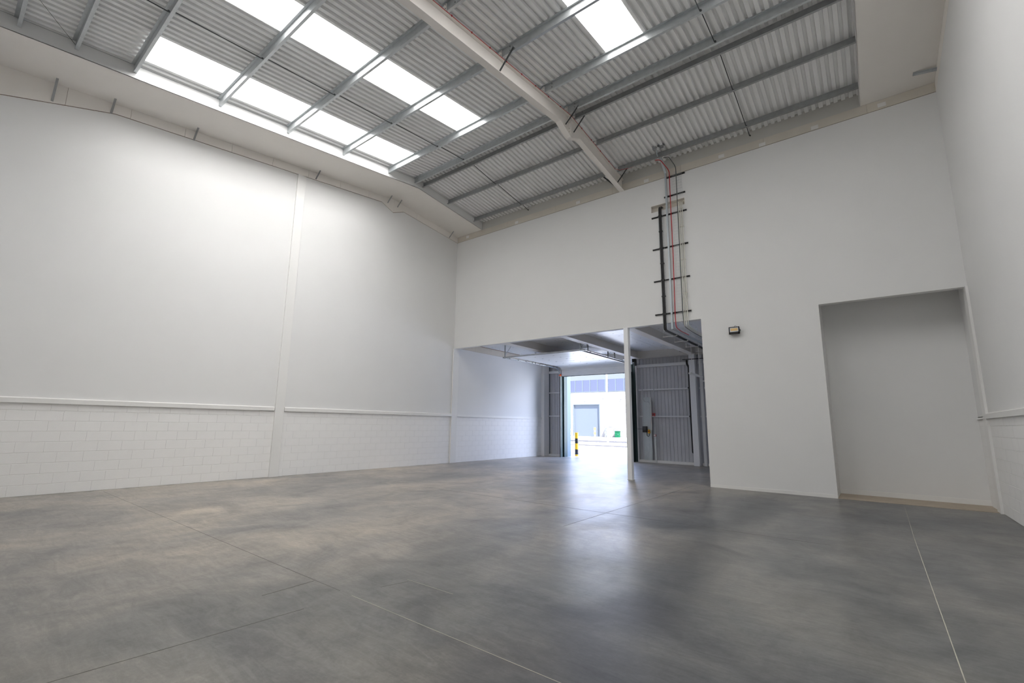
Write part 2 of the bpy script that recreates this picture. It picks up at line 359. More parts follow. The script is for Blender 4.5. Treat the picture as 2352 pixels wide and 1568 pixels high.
# ------------------------------------------------------------------ back wall
def cells(xs, zs, skip, y0, y1):
    mb = MB(); s_ = set(skip); nx, nz = len(xs)-1, len(zs)-1
    solid = lambda i, j: 0 <= i < nx and 0 <= j < nz and (i, j) not in s_
    for i in range(nx):
        for j in range(nz):
            if not solid(i, j): continue
            x0, x1, z0, z1 = xs[i], xs[i+1], zs[j], zs[j+1]
            mb.add([(x0,y0,z0),(x1,y0,z0),(x1,y0,z1),(x0,y0,z1)], [(0,1,2,3)])
            mb.add([(x0,y1,z0),(x1,y1,z0),(x1,y1,z1),(x0,y1,z1)], [(3,2,1,0)])
            if not solid(i-1, j): mb.add([(x0,y0,z0),(x0,y1,z0),(x0,y1,z1),(x0,y0,z1)], [(0,1,2,3)])
            if not solid(i+1, j): mb.add([(x1,y0,z0),(x1,y1,z0),(x1,y1,z1),(x1,y0,z1)], [(3,2,1,0)])
            if not solid(i, j-1): mb.add([(x0,y0,z0),(x1,y0,z0),(x1,y1,z0),(x0,y1,z0)], [(3,2,1,0)])
            if not solid(i, j+1): mb.add([(x0,y0,z1),(x1,y0,z1),(x1,y1,z1),(x0,y1,z1)], [(0,1,2,3)])
    return mb
xs = [-0.2, 9.06, 10.18, XO, XA, W+0.2]; zs = [0, ZS, 8.76, 9.0, ZT]
wb = struct('wall_back', cells(xs, zs, [(0,0),(1,0),(2,0),(4,0),(1,2)], 0.0, 0.2), WALL, 'tall white back wall with a wide opening and a recess', 'wall')
part('slot_lining', MB().box(9.06, 10.18, 0.14, 0.2, 8.76, 9.0), CREAM, wb, 'cream board at the back of the cable slot')
part('slot_frame', MB().box(9.06, 10.18, 0.0, 0.14, 8.985, 9.0).box(9.06, 9.075, 0.0, 0.14, 8.76, 9.0).box(10.165, 10.18, 0.0, 0.14, 8.76, 9.0), SOFFIT, wb)
part('shadow_gap', MB().box(-0.2, W+0.2, 0.02, 0.1, ZT-0.002, ZT+0.018), CUT, wb)
js = [-0.2, 0.5, 2.9, 5.3, 7.7, 10.1, 12.5, 14.9, W+0.2]
for a, b_ in zip(js, js[1:]): part('fascia_board', MB().box(a+0.002, b_-0.002, 0.003, 0.1, ZT+0.016, 10.145), CREAM, wb)
part('grey_upstand', MB().box(-0.2, W+0.2, 0.002, 0.09, 10.145, 10.56), GREYB, wb, 'smooth grey board above the cream strip')
for x, z in ((0.62, 10.04), (3.4, 9.98), (6.3, 9.99), (8.95, 9.985), (11.34, 10.0), (12.46, 9.955), (13.75, 9.965), (15.2, 10.0)):
    part('filler_patch', MB().chbox(x-0.085, x+0.085, -0.003, 0.012, z-0.055, z+0.055, 0.002), FILL, wb, 'white filler patch')
part('skirting', MB().box(XO, XA, -0.014, 0.0, 0, 0.082), TRIMW, wb)
# recess
rec = struct('wall_recess', MB().box(XA-0.1, XA, 0.2, 1.3, 0, 5.3).box(XA-0.1, W+0.25, 1.2, 1.3, 0, 5.3).box(XA-0.1, W+0.25, 0.2, 1.3, 5.2, 5.3), WALL, 'white walls lining the shallow recess at the right', 'wall')
part('skirting', MB().box(XA, W, 1.186, 1.2, 0.006, 0.125), TRIMW, rec)
# rear wall behind the photographer and the partition at the right of the loading bay
struct('wall_rear', MB().box(-0.25, W+0.25, YR-0.2, YR, 0, 9.7), WALL, 'plain white rear wall', 'wall')
struct('wall_bay', MB().box(XO, XO+0.15, 0.2, 7.6, 0, 5.3), WALL, 'plain partition closing the loading bay on its right', 'wall')

# ------------------------------------------------------------------ roof
ceil = thing('ceiling', (0, 0, 0), 'corrugated grey roof lining over the whole hall', 'ceiling', kind='structure')
PT = 1/6.0
def prof(x):   # ribbed liner: broad flats low, narrow grooves high
    u = (x/PT) % 1.0
    if u < 0.50: return 0.0
    if u < 0.58: return (u-0.50)/0.08
    if u < 0.92: return 1.0
    return (1.0-u)/0.08
def sheet(x0, x1, ya, yb, m, parent=None, name='roof_sheet', lift=0.0, th=0.002, H=0.056):
    brk = [0.0, 0.50, 0.58, 0.92]
    xs_ = [x0]+sorted(0.9+k*PT+b_*PT for k in range(int((x0-0.9)/PT)-2, int((x1-0.9)/PT)+2) for b_ in brk if x0+1e-4 < 0.9+k*PT+b_*PT < x1-1e-4)+[x1]
    mb = MB(); vs_ = []; k = len(xs_)
    for y in (ya, yb):
        base = pb(y)+PD+lift
        vs_ += [(x, y, base+H*prof(x-0.9)) for x in xs_]; vs_ += [(x, y, base+H*prof(x-0.9)+th) for x in xs_]
    fs = []
    for i in range(k-1):
        fs += [(i, i+1, 2*k+i+1, 2*k+i), (k+i, 3*k+i, 3*k+i+1, k+i+1)]
    fs += [tuple(range(k))+tuple(range(2*k-1, k-1, -1)), tuple(range(2*k, 3*k))[::-1]+tuple(range(3*k, 4*k)), (0, 2*k, 3*k, k), (k-1, 2*k-1, 4*k-1, 3*k-1)]
    mb.add(vs_, fs)
    return mb
SKX = {1: (1.9, 2.88), 4: (4.95, 5.9), 9: (10.0, 10.9), 12: (12.95, 13.9)}
for i in range(-1, 16):
    x0, x1 = 0.9+i, 1.9+i
    x0 = max(x0, -0.1); x1 = min(x1, W+0.1)
    part('roof_sheet', sheet(x0, x1, RIDGE, 0.25, DECK), DECK, ceil)
    if i in SKX:
        part('roof_sheet', sheet(x0, x1, YR-0.2, -12.36, DECK), DECK, ceil); part('roof_sheet', sheet(x0, x1, -5.16, RIDGE, DECK), DECK, ceil)
        a, b_ = SKX[i]
        if a > x0: part('roof_sheet', sheet(x0, a, -12.36, -5.16, DECK), DECK, ceil)
        if b_ < x1: part('roof_sheet', sheet(b_, x1, -12.36, -5.16, DECK), DECK, ceil)
    else: part('roof_sheet', sheet(x0, x1, YR-0.2, RIDGE, DECK), DECK, ceil)
part('ridge_cap', MB().prism([(RIDGE-0.3, pb(RIDGE-0.3)+PD+0.05), (RIDGE, pb(RIDGE)+PD+0.07), (RIDGE+0.3, pb(RIDGE+0.3)+PD+0.05), (RIDGE+0.3, pb(RIDGE+0.3)+PD+0.055), (RIDGE, pb(RIDGE)+PD+0.075), (RIDGE-0.3, pb(RIDGE-0.3)+PD+0.055)], 'X', 0, W), DECK, ceil)
SKL = {1: 'long white rooflight strip nearest the left wall', 4: 'long white rooflight strip, second from the left wall', 9: 'white rooflight strip just right of the white rafter', 12: 'rooflight strip nearest the right wall'}
for k, (i, (a, b_)) in enumerate(SKX.items()):
    o = struct('window_%d' % (k+1), sheet(a-0.012, b_+0.012, -12.40, -5.12, SKYM, lift=-0.004), SKYM, SKL[i], 'rooflight', (a, -12.36, 9.8))
    g = math.ceil((a-0.9)/PT)
    for q in range(7):
        x = 0.9+(g+q)*PT+0.76*PT
        if x < b_-0.02: part('foam_filler', MB().box(x-0.026, x+0.026, -5.19, -5.15, pb(-5.17)+PD+0.002, pb(-5.17)+PD+0.03), FILLER, o)
# weather roof over the front of the building (seen only in reflections)
struct('roof_outer', MB().prism([(RIDGE, 11.05), (8.1, 9.88), (8.1, 9.98), (RIDGE, 11.15)], 'X', -6, 24), CLAD, 'outer roof slope over the front of the unit', 'roof')

# boxed strips along the party walls
def boxed(name, xa_, xb_, label, inner):
    a, b_ = xa_, xb_
    lowpts = [(YR, pb(YR)-0.14), (RIDGE, pb(RIDGE)-0.14), (0.0, pb(0)-0.14)]
    mb = MB().prism(lowpts+[(y, z+0.012) for y, z in lowpts[::-1]], 'X', a, b_)
    o = struct(name, mb, SOFFIT, label, 'bulkhead')
    up2 = [(y, pb(y)+PD+0.0) for y, z in lowpts[::-1]]
    t0, t1 = (inner-0.012, inner) if inner < 8 else (inner, inner+0.012)
    part('upstand', MB().prism(lowpts+up2, 'X', t0, t1), WALL, o, 'white vertical face of the boxing')
    part('sealant_line', MB().prism([(y, z-0.008) for y, z in up2[::-1]]+[(y, z+0.004) for y, z in up2], 'X', t0-0.002, t1+0.002), DGALV, o)
    return o
boxed('trim_1', 0.0, BX, 'cream boxed soffit running up under the roof along the left wall', BX)
boxed('trim_2', 14.766, W, 'cream boxed soffit running under the roof along the right wall', 14.766)

# purlins
PY = [-14.3, -13.44, -12.43, -10.63, -8.81, -6.98, -5.15, -3.93, -3.48, -2.12, -0.52]
PDESC = ['cold-rolled roof purlin hard against the rear eaves', 'roof purlin just before the rooflights start', 'roof purlin at the near end of the rooflights',
         'purlin crossing the rooflights at a quarter of their length', 'purlin crossing the middle of the rooflights', 'purlin crossing the rooflights at three quarters of their length',
         'purlin at the far end of the rooflights, above the brown fillers', 'ridge purlin on the rooflight side of the apex', 'dark ridge purlin on the back-wall side of the apex',
         'purlin halfway between ridge and back wall', 'last purlin, close above the back wall']
def zpur(y, x0, x1, sg, extra=0.0):
    z0 = pb(y); z1 = z0+PD-0.008; t_ = 0.004+extra; f = 0.062; lp = 0.016
    # web with top flange towards -sg and bottom flange towards +sg, lips turned in
    P = [(y, z0), (y+sg*f, z0), (y+sg*f, z0+lp), (y+sg*(f-0.004), z0+lp), (y+sg*(f-0.004), z0+0.004), (y+sg*t_, z0+0.004), (y+sg*t_, z1),
         (y-sg*f, z1), (y-sg*f, z1-lp), (y-sg*(f-0.004), z1-lp), (y-sg*(f-0.004), z1-0.004), (y, z1-0.004)]
    return MB().prism(P, 'X', x0, x1)
for y, d in zip(PY, PDESC):
    sg = 1 if y < RIDGE else -1
    o = thing('roof_purlin', (8.1, y, pb(y)), 'galvanised '+d, 'purlin', 'galvanised roof purlins')
    part('purlin_channel', zpur(y, BX, 14.766, sg), GALV if y < -3.6 else DGALV, o)
    part('sleeve', MB().box(7.95, 8.46, y-0.006, y-0.0005, pb(y)+0.006, pb(y)+PD-0.02), GALV if y < -3.6 else DGALV, o)
    part('bolt', MB().tube([(8.40, y-0.012, pb(y)+0.05), (8.40, y+0.012, pb(y)+0.05)], 0.012, 6), DARK, o)
    part('bolt', MB().tube([(8.40, y-0.012, pb(y)+0.15), (8.40, y+0.012, pb(y)+0.15)], 0.012, 6), DARK, o)

# sag rods
for xr, lab in ((4.02, 'line of thin dark sag rods between purlins, left of the white rafter'), (12.16, 'line of thin dark sag rods between purlins, right of the white rafter')):
    o = thing('sag_rod', (xr, RIDGE, pb(RIDGE)), lab, 'rod', 'sag rods')
    ys = PY[1:]+[-0.05]
    for a, b_ in zip(ys, ys[1:]):
        if a == -3.93: continue
        za, zb = pb(a)+0.09, pb(b_)+0.03
        part('rod_segment', MB().tube([(xr, a+0.01, za), (xr, b_-0.01, zb)], 0.011, 6), DARK, o)
        part('nut', MB().tube([(xr+0.02, b_-0.045, zb-0.005), (xr+0.02, b_-0.008, zb-0.002)], 0.02, 6), DARK, o)
solo('hanging_wire', MB().tube([(1.50, -13.44, 9.62), (2.0, -13.75, 9.56), (2.58, -14.11, 9.50), (3.1, -14.6, 9.5)], 0.004, 5), DARK, 'thin dark wire hanging diagonally from the second purlin by the left soffit', 'wire')

# main rafter
XR_ = 8.06
rf = thing('portal_rafter', (XR_, RIDGE, 9.9), 'off-white steel portal rafter crossing the roof towards the back wall', 'rafter')
FW = 0.088
def rz(y): return pb(y)-0.42
low = [(YR, rz(YR)-0.5), (-12.41, rz(-12.41)), (-4.30, rz(-4.30)), (-3.74, 9.955), (-3.66, 9.955), (-3.18, rz(-3.18)), (-0.001, rz(0))]
topy = [YR, RIDGE, -0.001]
part('web', MB().prism([(y, z+0.008) for y, z in low]+[(y, pb(y)-0.012) for y in topy[::-1]], 'X', XR_-0.0045, XR_+0.0045), STEELW, rf)
part('bottom_flange', MB().prism(low+[(y, z+0.016) for y, z in low[::-1]], 'X', XR_-FW, XR_+FW), STEELW, rf)
part('top_flange', MB().prism([(y, pb(y)-0.018) for y in topy]+[(y, pb(y)-0.002) for y in topy[::-1]], 'X', XR_-FW, XR_+FW), STEELW, rf)
part('apex_plate', MB().box(XR_-FW, XR_+FW, -3.74, -3.722, 9.96, 10.62), STEELW, rf)
part('apex_plate', MB().box(XR_-FW, XR_+FW, -3.70, -3.682, 9.96, 10.62), STEELW, rf)
for z in (10.03, 10.13, 10.23, 10.42, 10.52):
    for sx in (-1, 1): part('bolt', MB().tube([(XR_+sx*0.05, -3.775, z), (XR_+sx*0.05, -3.65, z)], 0.014, 6), STEELW, rf)
for y in PY:
    sg = -1 if y < RIDGE else 1
    z = pb(y)
    part('purlin_cleat', MB().prism([(XR_-0.07, z-0.002), (XR_+0.10, z-0.002), (XR_+0.10, z+0.175), (XR_+0.055, z+0.175), (XR_-0.07, z+0.05)], 'Y', y-0.020, y-0.008), STEELW, rf)
    part('cleat_bolt', MB().tube([(XR_+0.075, y-0.03, z+0.05), (XR_+0.075, y-0.018, z+0.05)], 0.012, 6).tube([(XR_+0.075, y-0.03, z+0.14), (XR_+0.075, y-0.018, z+0.14)], 0.012, 6), DGALV, rf)
def brace(nm, p, q, label, grp):
    o = thing(nm, p, label, 'brace', grp)
    part('angle_bar', MB().angle(p, q, 0.045, 0.005), DARK, o)
    part('bolt', MB().tube([(q[0]-0.0, q[1]-0.02, q[2]-0.01), (q[0]-0.0, q[1]+0.02, q[2]-0.01)], 0.014, 6), DGALV, o)
    return o
for y, lab in ((-7.0, 'dark angle brace from rafter to purlin, nearest the camera'), (-3.95, 'dark angle brace on the near side of the rafter apex'), (-3.48, 'dark angle brace on the far side of the rafter apex'), (-0.5, 'angle brace at the lower end of the rafter by the back wall, right side')):
    brace('rafter_brace', (XR_+0.06, y, rz(y)+0.02), (8.52, y+(0.02 if y != -3.95 else 0.05), pb(y)+0.06), lab, 'braces on the white rafter')
brace('rafter_brace', (XR_-0.06, -0.5, rz(-0.5)+0.02), (7.6, -0.5, pb(-0.5)+0.06), 'angle brace at the lower end of the rafter by the back wall, left side', 'braces on the white rafter')

# brace stubs emerging from the boxed soffits
SY = [-0.53, -3.50, -3.99, -7.01, -10.66, -12.46, -13.5]
for i, y in enumerate(SY):
    low_ = {-13.5: 0.42, -12.46: 0.25, -10.66: 0.24}.get(y, 0.19)
    o = thing('brace_stub', (0.02, y, pb(y)-0.14-low_), 'short grey brace stub below the left soffit, %s from the back wall' % ORD[i], 'brace', 'brace stubs under the left soffit')
    part('angle_bar', MB().angle((0.0, y, pb(y)-0.14-low_-0.05), (0.27, y, pb(y)-0.135), 0.045, 0.006), DGALV, o)
    if i in (0,):
        o = thing('brace_stub', (W-0.02, y, pb(y)-0.33), 'pale brace stub where the right soffit meets the right wall', 'brace')
        part('angle_bar', MB().angle((W-0.0, y-0.03, pb(y)-0.20), (W-0.42, y-0.03, pb(y)-0.13), 0.06, 0.008), GALV, o)

# red alarm cable along the rafter, then the last purlin, then down the riser
rc = thing('red_alarm_cable', (XR_+FW, -8.0, 10.1), 'red alarm cable clipped along the top edge of the white rafter', 'cable')
def rcp(y): return (XR_+FW+0.004, y, pb(y)-0.012)
part('cable', MB().tube([rcp(y) for y in (YR+0.1, -12.0, -9.0, -6.0, -3.72)]+[rcp(y) for y in (-3.3, -2.0, -0.75)]+[(8.26, -0.62, pb(-0.6)-0.02), (8.50, -0.56, pb(-0.5)-0.008), (8.62, -0.47, pb(-0.5)+0.03), (8.9, -0.48, pb(-0.5)+0.06), (9.45, -0.48, pb(-0.5)+0.06)], 0.0065, 6), RED, rc)
y = -13.0
while y < -0.9:
    part('cable_clip', MB().box(XR_+FW-0.004, XR_+FW+0.016, y-0.012, y+0.012, pb(y)-0.026, pb(y)+0.006), REDB, rc); y += 0.62

# ------------------------------------------------------------------ cable riser on the back wall
BR = [(9.64, 10.22, 9.835), (9.54, 10.20, 9.17), (9.095, 10.216, 8.545), (9.09, 10.205, 7.43), (9.087, 10.207, 6.338), (9.085, 10.195, 5.225)]
for i, (a, b_, z) in enumerate(BR):
    o = thing('support_rail', ((a+b_)/2, -0.02, z), 'black slotted support rail across the cable riser, %s from the top' % ORD[i], 'rail', 'support rails of the cable riser')
    part('channel', MB().prism([(0.0, z-0.02), (-0.04, z-0.02), (-0.04, z-0.008), (-0.034, z-0.008), (-0.034, z-0.015), (-0.005, z-0.015), (-0.005, z+0.015), (-0.034, z+0.015), (-0.034, z+0.008), (-0.04, z+0.008), (-0.04, z+0.02), (0.0, z+0.02)], 'X', a, b_), BLACKP, o)
    part('end_cap', MB().box(a-0.006, a, -0.043, 0.0, z-0.023, z+0.023), BLACKP, o); part('end_cap', MB().box(b_, b_+0.006, -0.043, 0.0, z-0.023, z+0.023), BLACKP, o)
def arc(pts, r=0.08, k=4):
    """round the corners of a polyline"""
    pts = [Vector(p) for p in pts]; o = [pts[0]]
    for a, b_, c in zip(pts, pts[1:], pts[2:]):
        d1 = (a-b_); d2 = (c-b_); rr_ = min(r, d1.length*0.45, d2.length*0.45); p = b_+d1.normalized()*rr_; q = b_+d2.normalized()*rr_
        for i in range(k+1):
            t_ = i/k; o.append(p*(1-t_)**2+b_*2*t_*(1-t_)+q*t_*t_)
    o.append(pts[-1]); return o
YC = -0.065
o = thing('black_power_cables', (9.39, YC, 4.7), 'thick pair of black power cables down the wall and away under the bay ceiling', 'cable')
for dx in (-0.024, 0.024):
    part('cable', MB().tube(arc([(9.39+dx, 0.13, 8.90), (9.39+dx, YC-0.01, 8.86), (9.385+dx, YC-0.01, 7.3), (9.39+dx, YC-0.01, 6.0), (9.39+dx, YC-0.01, 4.69), (9.39+dx, 1.0, 4.69), (9.39+dx, 7.3, 4.69)], 0.09), 0.025, 10), BLACKP, o)
for z in (8.545, 7.43, 6.338, 5.225, 8.0, 6.9, 5.8): part('cable_cleat', MB().box(9.33, 9.45, -0.10, -0.035, z-0.018, z+0.018), BLACKP, o)
o = thing('steel_trunking', (9.62, YC, 4.7), 'grey steel trunking with yellow labels running the height of the riser', 'trunking')
tk = MB()
for p, q in (((9.64, -0.5, 10.72), (9.60, -0.42, 10.40)), ((9.60, -0.42, 10.42), (9.64, -0.09, 9.98)), ((9.625, -0.075, 10.0), (9.62, -0.075, 4.70)), ((9.62, -0.075, 4.72), (9.62, 1.0, 4.72)), ((9.62, 1.0, 4.72), (9.62, 7.0, 4.72))):
    part('trunking_length', MB().bar(p, q, 0.07, 0.05), TRUNK, o)
for z in (9.75, 8.1, 6.42, 5.05): part('warning_label', MB().box(9.606, 9.632, -0.104, -0.1, z-0.045, z+0.045), YELLOW, o, 'small yellow warning label')
o = thing('junction_box', (9.62, -0.62, 10.62), 'cluster of small grey boxes under the roof at the top of the riser', 'box')
part('box_body', MB().chbox(9.50, 9.62, -0.86, -0.74, 10.50, 10.58), DGALV, o); part('box_body', MB().chbox(9.70, 9.82, -0.82, -0.72, 10.52, 10.62), DGALV, o)
part('fixing_plate', MB().box(9.46, 9.86, -0.84, -0.72, 10.585, 10.60), DGALV, o); part('lamp_head', MB().tube([(9.66, -0.80, 10.50), (9.66, -0.72, 10.56)], 0.05, 12), GALV, o)
part('drop_conduit', MB().tube(arc([(9.6, -0.76, 10.56), (9.55, -0.6, 10.42), (9.58, -0.45, 10.35)], 0.08), 0.02, 8), TRUNK, o)
o = thing('red_riser_cable', (9.74, YC, 4.7), 'red cable running straight down the middle of the riser', 'cable')
part('cable', MB().tube(arc([(9.45, -0.48, pb(-0.5)-0.01), (9.60, -0.46, 10.30), (9.75, YC, 10.05), (9.745, YC, 9.0), (9.745, YC, 7.0), (9.72, YC, 5.1), (9.73, YC, 4.74), (9.73, 0.4, 4.70), (9.74, 1.2, 4.70)], 0.12), 0.0125, 8), RED, o)
o = thing('grey_riser_cable', (9.96, YC, 4.7), 'thin dark cable right of the red cable on the riser', 'cable')
part('cable', MB().tube(arc([(9.72, -0.5, 10.30), (9.86, -0.40, 10.34), (9.965, YC, 10.12), (9.96, YC, 9.0), (9.957, YC, 7.5), (9.955, YC, 6.1), (9.955, YC, 5.1), (9.985, YC, 4.74), (9.985, 0.8, 4.70), (9.98, 3.0, 4.70), (9.98, 7.0, 4.70)], 0.12), 0.011, 8), CABLEG, o)
for i, x in enumerate((9.995, 10.048, 10.10)):
    o = thing('cream_conduit', (x, YC, 4.7), 'cream plastic conduit, %s of three on the right of the riser' % ('left', 'middle', 'right')[i], 'conduit', 'cream conduits on the riser')
    part('pipe', MB().tube(arc([(x, 0.12, 8.90), (x, YC, 8.87), (x, YC, 7.5), (x, YC, 6.1), (x, YC, 4.76), (x, 0.6, 4.72), (x, 2.6, 4.72)], 0.07), 0.0135, 8), PIPEW, o)
    for z in (8.0, 6.9, 5.8, 8.62): part('saddle', MB().box(x-0.02, x+0.02, -0.085, -0.03, z-0.006, z+0.006), PIPEW, o)
# wire basket trays
def basket(x0, x1, z0, z1, label, turn=True, ztop=None):
    o = thing('wire_basket_tray', ((x0+x1)/2, -0.045, z0), label, 'cable tray', 'wire basket trays of the riser')
    nx = max(2, int(round((x1-x0)/0.05)))
    mb = MB()
    for k in range(nx+1):
        x = x0+(x1-x0)*k/nx; pts = [(x, -0.045, z1), (x, -0.045, z0)]
        if turn: pts = [(x, -0.045, z1), (x, -0.045, z0), (x, 1.0, z0), (x, 6.5, z0)]
        mb.tube(pts, 0.0028, 4)
    part('long_wires', mb, GALV, o)
    mb = MB(); z = z0+0.05
    while z < z1: mb.bar((x0, -0.049, z), (x1, -0.049, z), 0.004, 0.004); z += 0.1
    if turn:
        y = 0.05
        while y < 6.5: mb.bar((x0, y, z0-0.004), (x1, y, z0-0.004), 0.004, 0.004); y += 0.1
    o2 = part('cross_wires', mb, GALV, o); o2['kind'] = 'stuff'
    return o
basket(9.32, 9.47, 4.73, 8.82, 'narrow wire basket tray behind the black cables')
basket(9.80, 9.93, 4.75, 8.75, 'wire basket tray between the red and the dark cable')
basket(9.83, 10.13, 9.08, 9.95, 'short wire basket tray at the top of the riser', False)
# trapeze hangers under the bay ceiling
for i, y in enumerate((0.56, 1.70, 2.97, 4.19)):
    o = thing('trapeze_hanger', (9.3, y, 4.60), 'thin white trapeze hanger under the cable trays, %s from the opening' % ORD[i], 'hanger', 'trapeze hangers in the loading bay')
    for x in (9.11, 9.54): part('rod', MB().tube([(x, y, 4.59), (x, y, 5.29)], 0.005, 6), WHITEP, o)
    part('cross_rail', MB().box(9.09, 9.56, y-0.012, y+0.012, 4.59, 4.605), WHITEP, o)

# floodlight
o = thing('floodlight', (11.38, 0.0, 4.3), 'small black floodlight on the back wall left of the recess', 'light')
part('housing', MB().prism([(-0.13, 4.335), (-0.125, 4.545), (-0.075, 4.53), (-0.045, 4.50), (-0.045, 4.38), (-0.08, 4.345)], 'X', 11.245, 11.515), BLACKP, o)
part('bezel', MB().box(11.240, 11.520, -0.138, -0.128, 4.335, 4.345).box(11.240, 11.520, -0.138, -0.128, 4.525, 4.548).box(11.240, 11.267, -0.138, -0.128, 4.335, 4.548).box(11.493, 11.520, -0.138, -0.128, 4.335, 4.548).box(11.240, 11.520, -0.138, -0.128, 4.335, 4.402), BLACKP, o)
part('glass', MB().box(11.267, 11.493, -0.134, -0.129, 4.402, 4.525), LENS, o, 'pale glass front')
part('led_plate', MB().box(11.290, 11.475, -0.137, -0.134, 4.43, 4.505), LEDY, o, 'amber LED plate')
part('bracket', MB().bar((11.235, -0.09, 4.46), (11.235, -0.004, 4.46), 0.004, 0.03).bar((11.525, -0.09, 4.46), (11.525, -0.004, 4.46), 0.004, 0.03).box(11.233, 11.527, -0.006, -0.001, 4.445, 4.475), DARK, o)
part('lead', MB().tube(arc([(11.36, -0.06, 4.53), (11.39, -0.05, 4.60), (11.42, -0.01, 4.59), (11.42, 0.0, 4.56)], 0.04), 0.004, 6), DARK, o)
part('lead', MB().tube(arc([(11.27, -0.09, 4.34), (11.30, -0.09, 4.31), (11.33, -0.09, 4.32), (11.33, -0.08, 4.345)], 0.03), 0.004, 6), DARK, o)

# ------------------------------------------------------------------ opening column
o = thing('steel_column', (8.06, 0.04, 0), 'slim white steel column standing in the wide opening', 'column')
part('shaft', MB().chbox(7.985, 8.137, -0.055, 0.118, 0.0, ZS, 0.007), COLW, o)
part('base_plate', MB().box(7.965, 8.157, -0.075, 0.138, 0.0, 0.012), COLW, o)

# ------------------------------------------------------------------ loading bay: ceiling, beams
cb = struct('ceiling.001', MB().box(-0.2, XO, 0.2, 7.6, 5.32, 5.5), DARK, 'board ceiling over the loading bay behind the opening', 'ceiling')
bx_ = [0.0, 2.76, 5.46, 8.10, XO]
for a, b_ in zip(bx_, bx_[1:]):
    xs_ = [a+0.0, (a+b_)/2, b_]
    for x0, x1 in zip(xs_, xs_[1:]):
        y = 0.2
        while y < 7.4:
            y1 = min(y+2.4, 7.5)
            pn = part('ceiling_board', MB().box(x0+0.006, x1-0.006, y+0.005, y1-0.005, 5.29, 5.318), FOIL, cb)
            fx = MB()
            for u in (0.2, 0.8):
                for v_ in (0.12, 0.5, 0.88):
                    fx.box(x0+(x1-x0)*u-0.03, x0+(x1-x0)*u+0.03, y+(y1-y)*v_-0.008, y+(y1-y)*v_+0.008, 5.286, 5.2905)
            q = part('fixing_washers', fx, DGALV, pn); q['kind'] = 'stuff'
            y = y1
for i, (x, lab) in enumerate(((2.76, 'off-white floor beam left of the loading door track'), (5.46, 'off-white floor beam above the right door track'), (8.10, 'off-white floor beam behind the white column'))):
    o = thing('floor_beam', (x, 0.2, 4.94), lab, 'beam', 'floor beams over the loading bay')
    part('web', MB().box(x-0.07, x+0.07, 0.2, 7.2, 4.952, 5.29), BEAMW, o)
    part('bottom_flange', MB().box(x-0.15, x+0.15, 0.2, 7.2, 4.94, 4.954), STEELW, o)
sp = thing('spandrel_beam', (4.0, 7.25, 4.94), 'white beam across the top of the front wall of the bay', 'beam')
part('web', MB().box(0.19, 10.4, 7.18, 7.3, 4.955, 5.29), BEAMW, sp); part('bottom_flange', MB().box(0.19, 10.4, 7.1, 7.35, 4.94, 4.955), BEAMW, sp)

# ------------------------------------------------------------------ front wall
DX0, DX1, DZ = 1.25, 5.13, 4.72
wf = struct('wall_front', cells([-6, DX0, DX1, 24], [0, DZ, 10.55], [(1, 0)], 7.62, 8.04), REVEAL, 'front wall of the unit around the loading door', 'wall')
def vliner(x0, x1, z0, z1):
    mb = MB(); xs_ = []; x = x0
    pts = [(x0, 7.615)]
    while x < x1-0.02:
        for dx, yy in ((0.0, 7.60), (0.115, 7.60), (0.125, 7.578), (0.155, 7.578), (0.165, 7.60)):
            if x+dx <= x1: pts.append((x+dx, yy))
        x += 0.1667
    pts += [(x1, 7.60), (x1, 7.615)]
    return MB().prism(pts, 'Z', z0, z1)
xcl = [0.19, 1.05]
part('liner_sheet', vliner(0.19, 1.05, 0.1, 5.29), CLAD, wf)
x = 5.30
while x < 10.4:
    part('liner_sheet', vliner(x, min(x+0.998, 10.44), 0.1, 5.29), CLAD, wf); x += 1.0
part('liner_sheet', vliner(1.25, 5.13, DZ, 5.29), CLAD, wf)
def girt(x0, x1, z, h=0.06, nm='girt'):
    return part(nm, MB().prism([(7.45, z-h/2), (7.58, z-h/2), (7.58, z-h/2+0.006), (7.456, z-h/2+0.006), (7.456, z+h/2-0.006), (7.58, z+h/2-0.006), (7.58, z+h/2), (7.45, z+h/2)], 'X', x0, x1), GIRT, wf)
for z in (3.43, 2.15): girt(0.19, 1.02, z); girt(5.40, 7.96, z); girt(8.24, 10.4, z)
girt(0.19, 1.02, 4.58, 0.13); girt(5.36, 7.96, 4.60, 0.14); girt(8.24, 10.4, 4.60, 0.14)
part('base_rail', MB().box(0.19, 1.02, 7.42, 7.6, 0, 0.10), GIRT, wf); part('base_rail', MB().box(5.28, 7.97, 7.40, 7.6, 0, 0.11), TRIMW, wf); part('base_rail', MB().box(8.22, 10.4, 7.42, 7.6, 0, 0.11), TRIMW, wf)
part('door_post', MB().box(1.03, 1.12, 7.35, 7.6, 0, 4.75), CLAD, wf); part('door_post', MB().box(5.27, 5.37, 7.35, 7.6, 0, 4.75), GIRT, wf)
o = thing('steel_column', (8.09, 7.2, 0), 'grey-white steel column against the front wall beside the black downpipe', 'column')
part('flange', MB().box(7.965, 8.215, 7.08, 7.094, 0, 4.94), COLW, o); part('flange', MB().box(7.965, 8.215, 7.34, 7.354, 0, 4.94), COLW, o); part('web', MB().box(8.085, 8.095, 7.094, 7.34, 0, 4.94), COLW, o)
o = thing('steel_column', (8.45, 7.3, 0), 'narrow grey wind post just right of the front column', 'column')
part('shaft', MB().chbox(8.34, 8.47, 7.28, 7.44, 0, 4.94), GIRT, o)

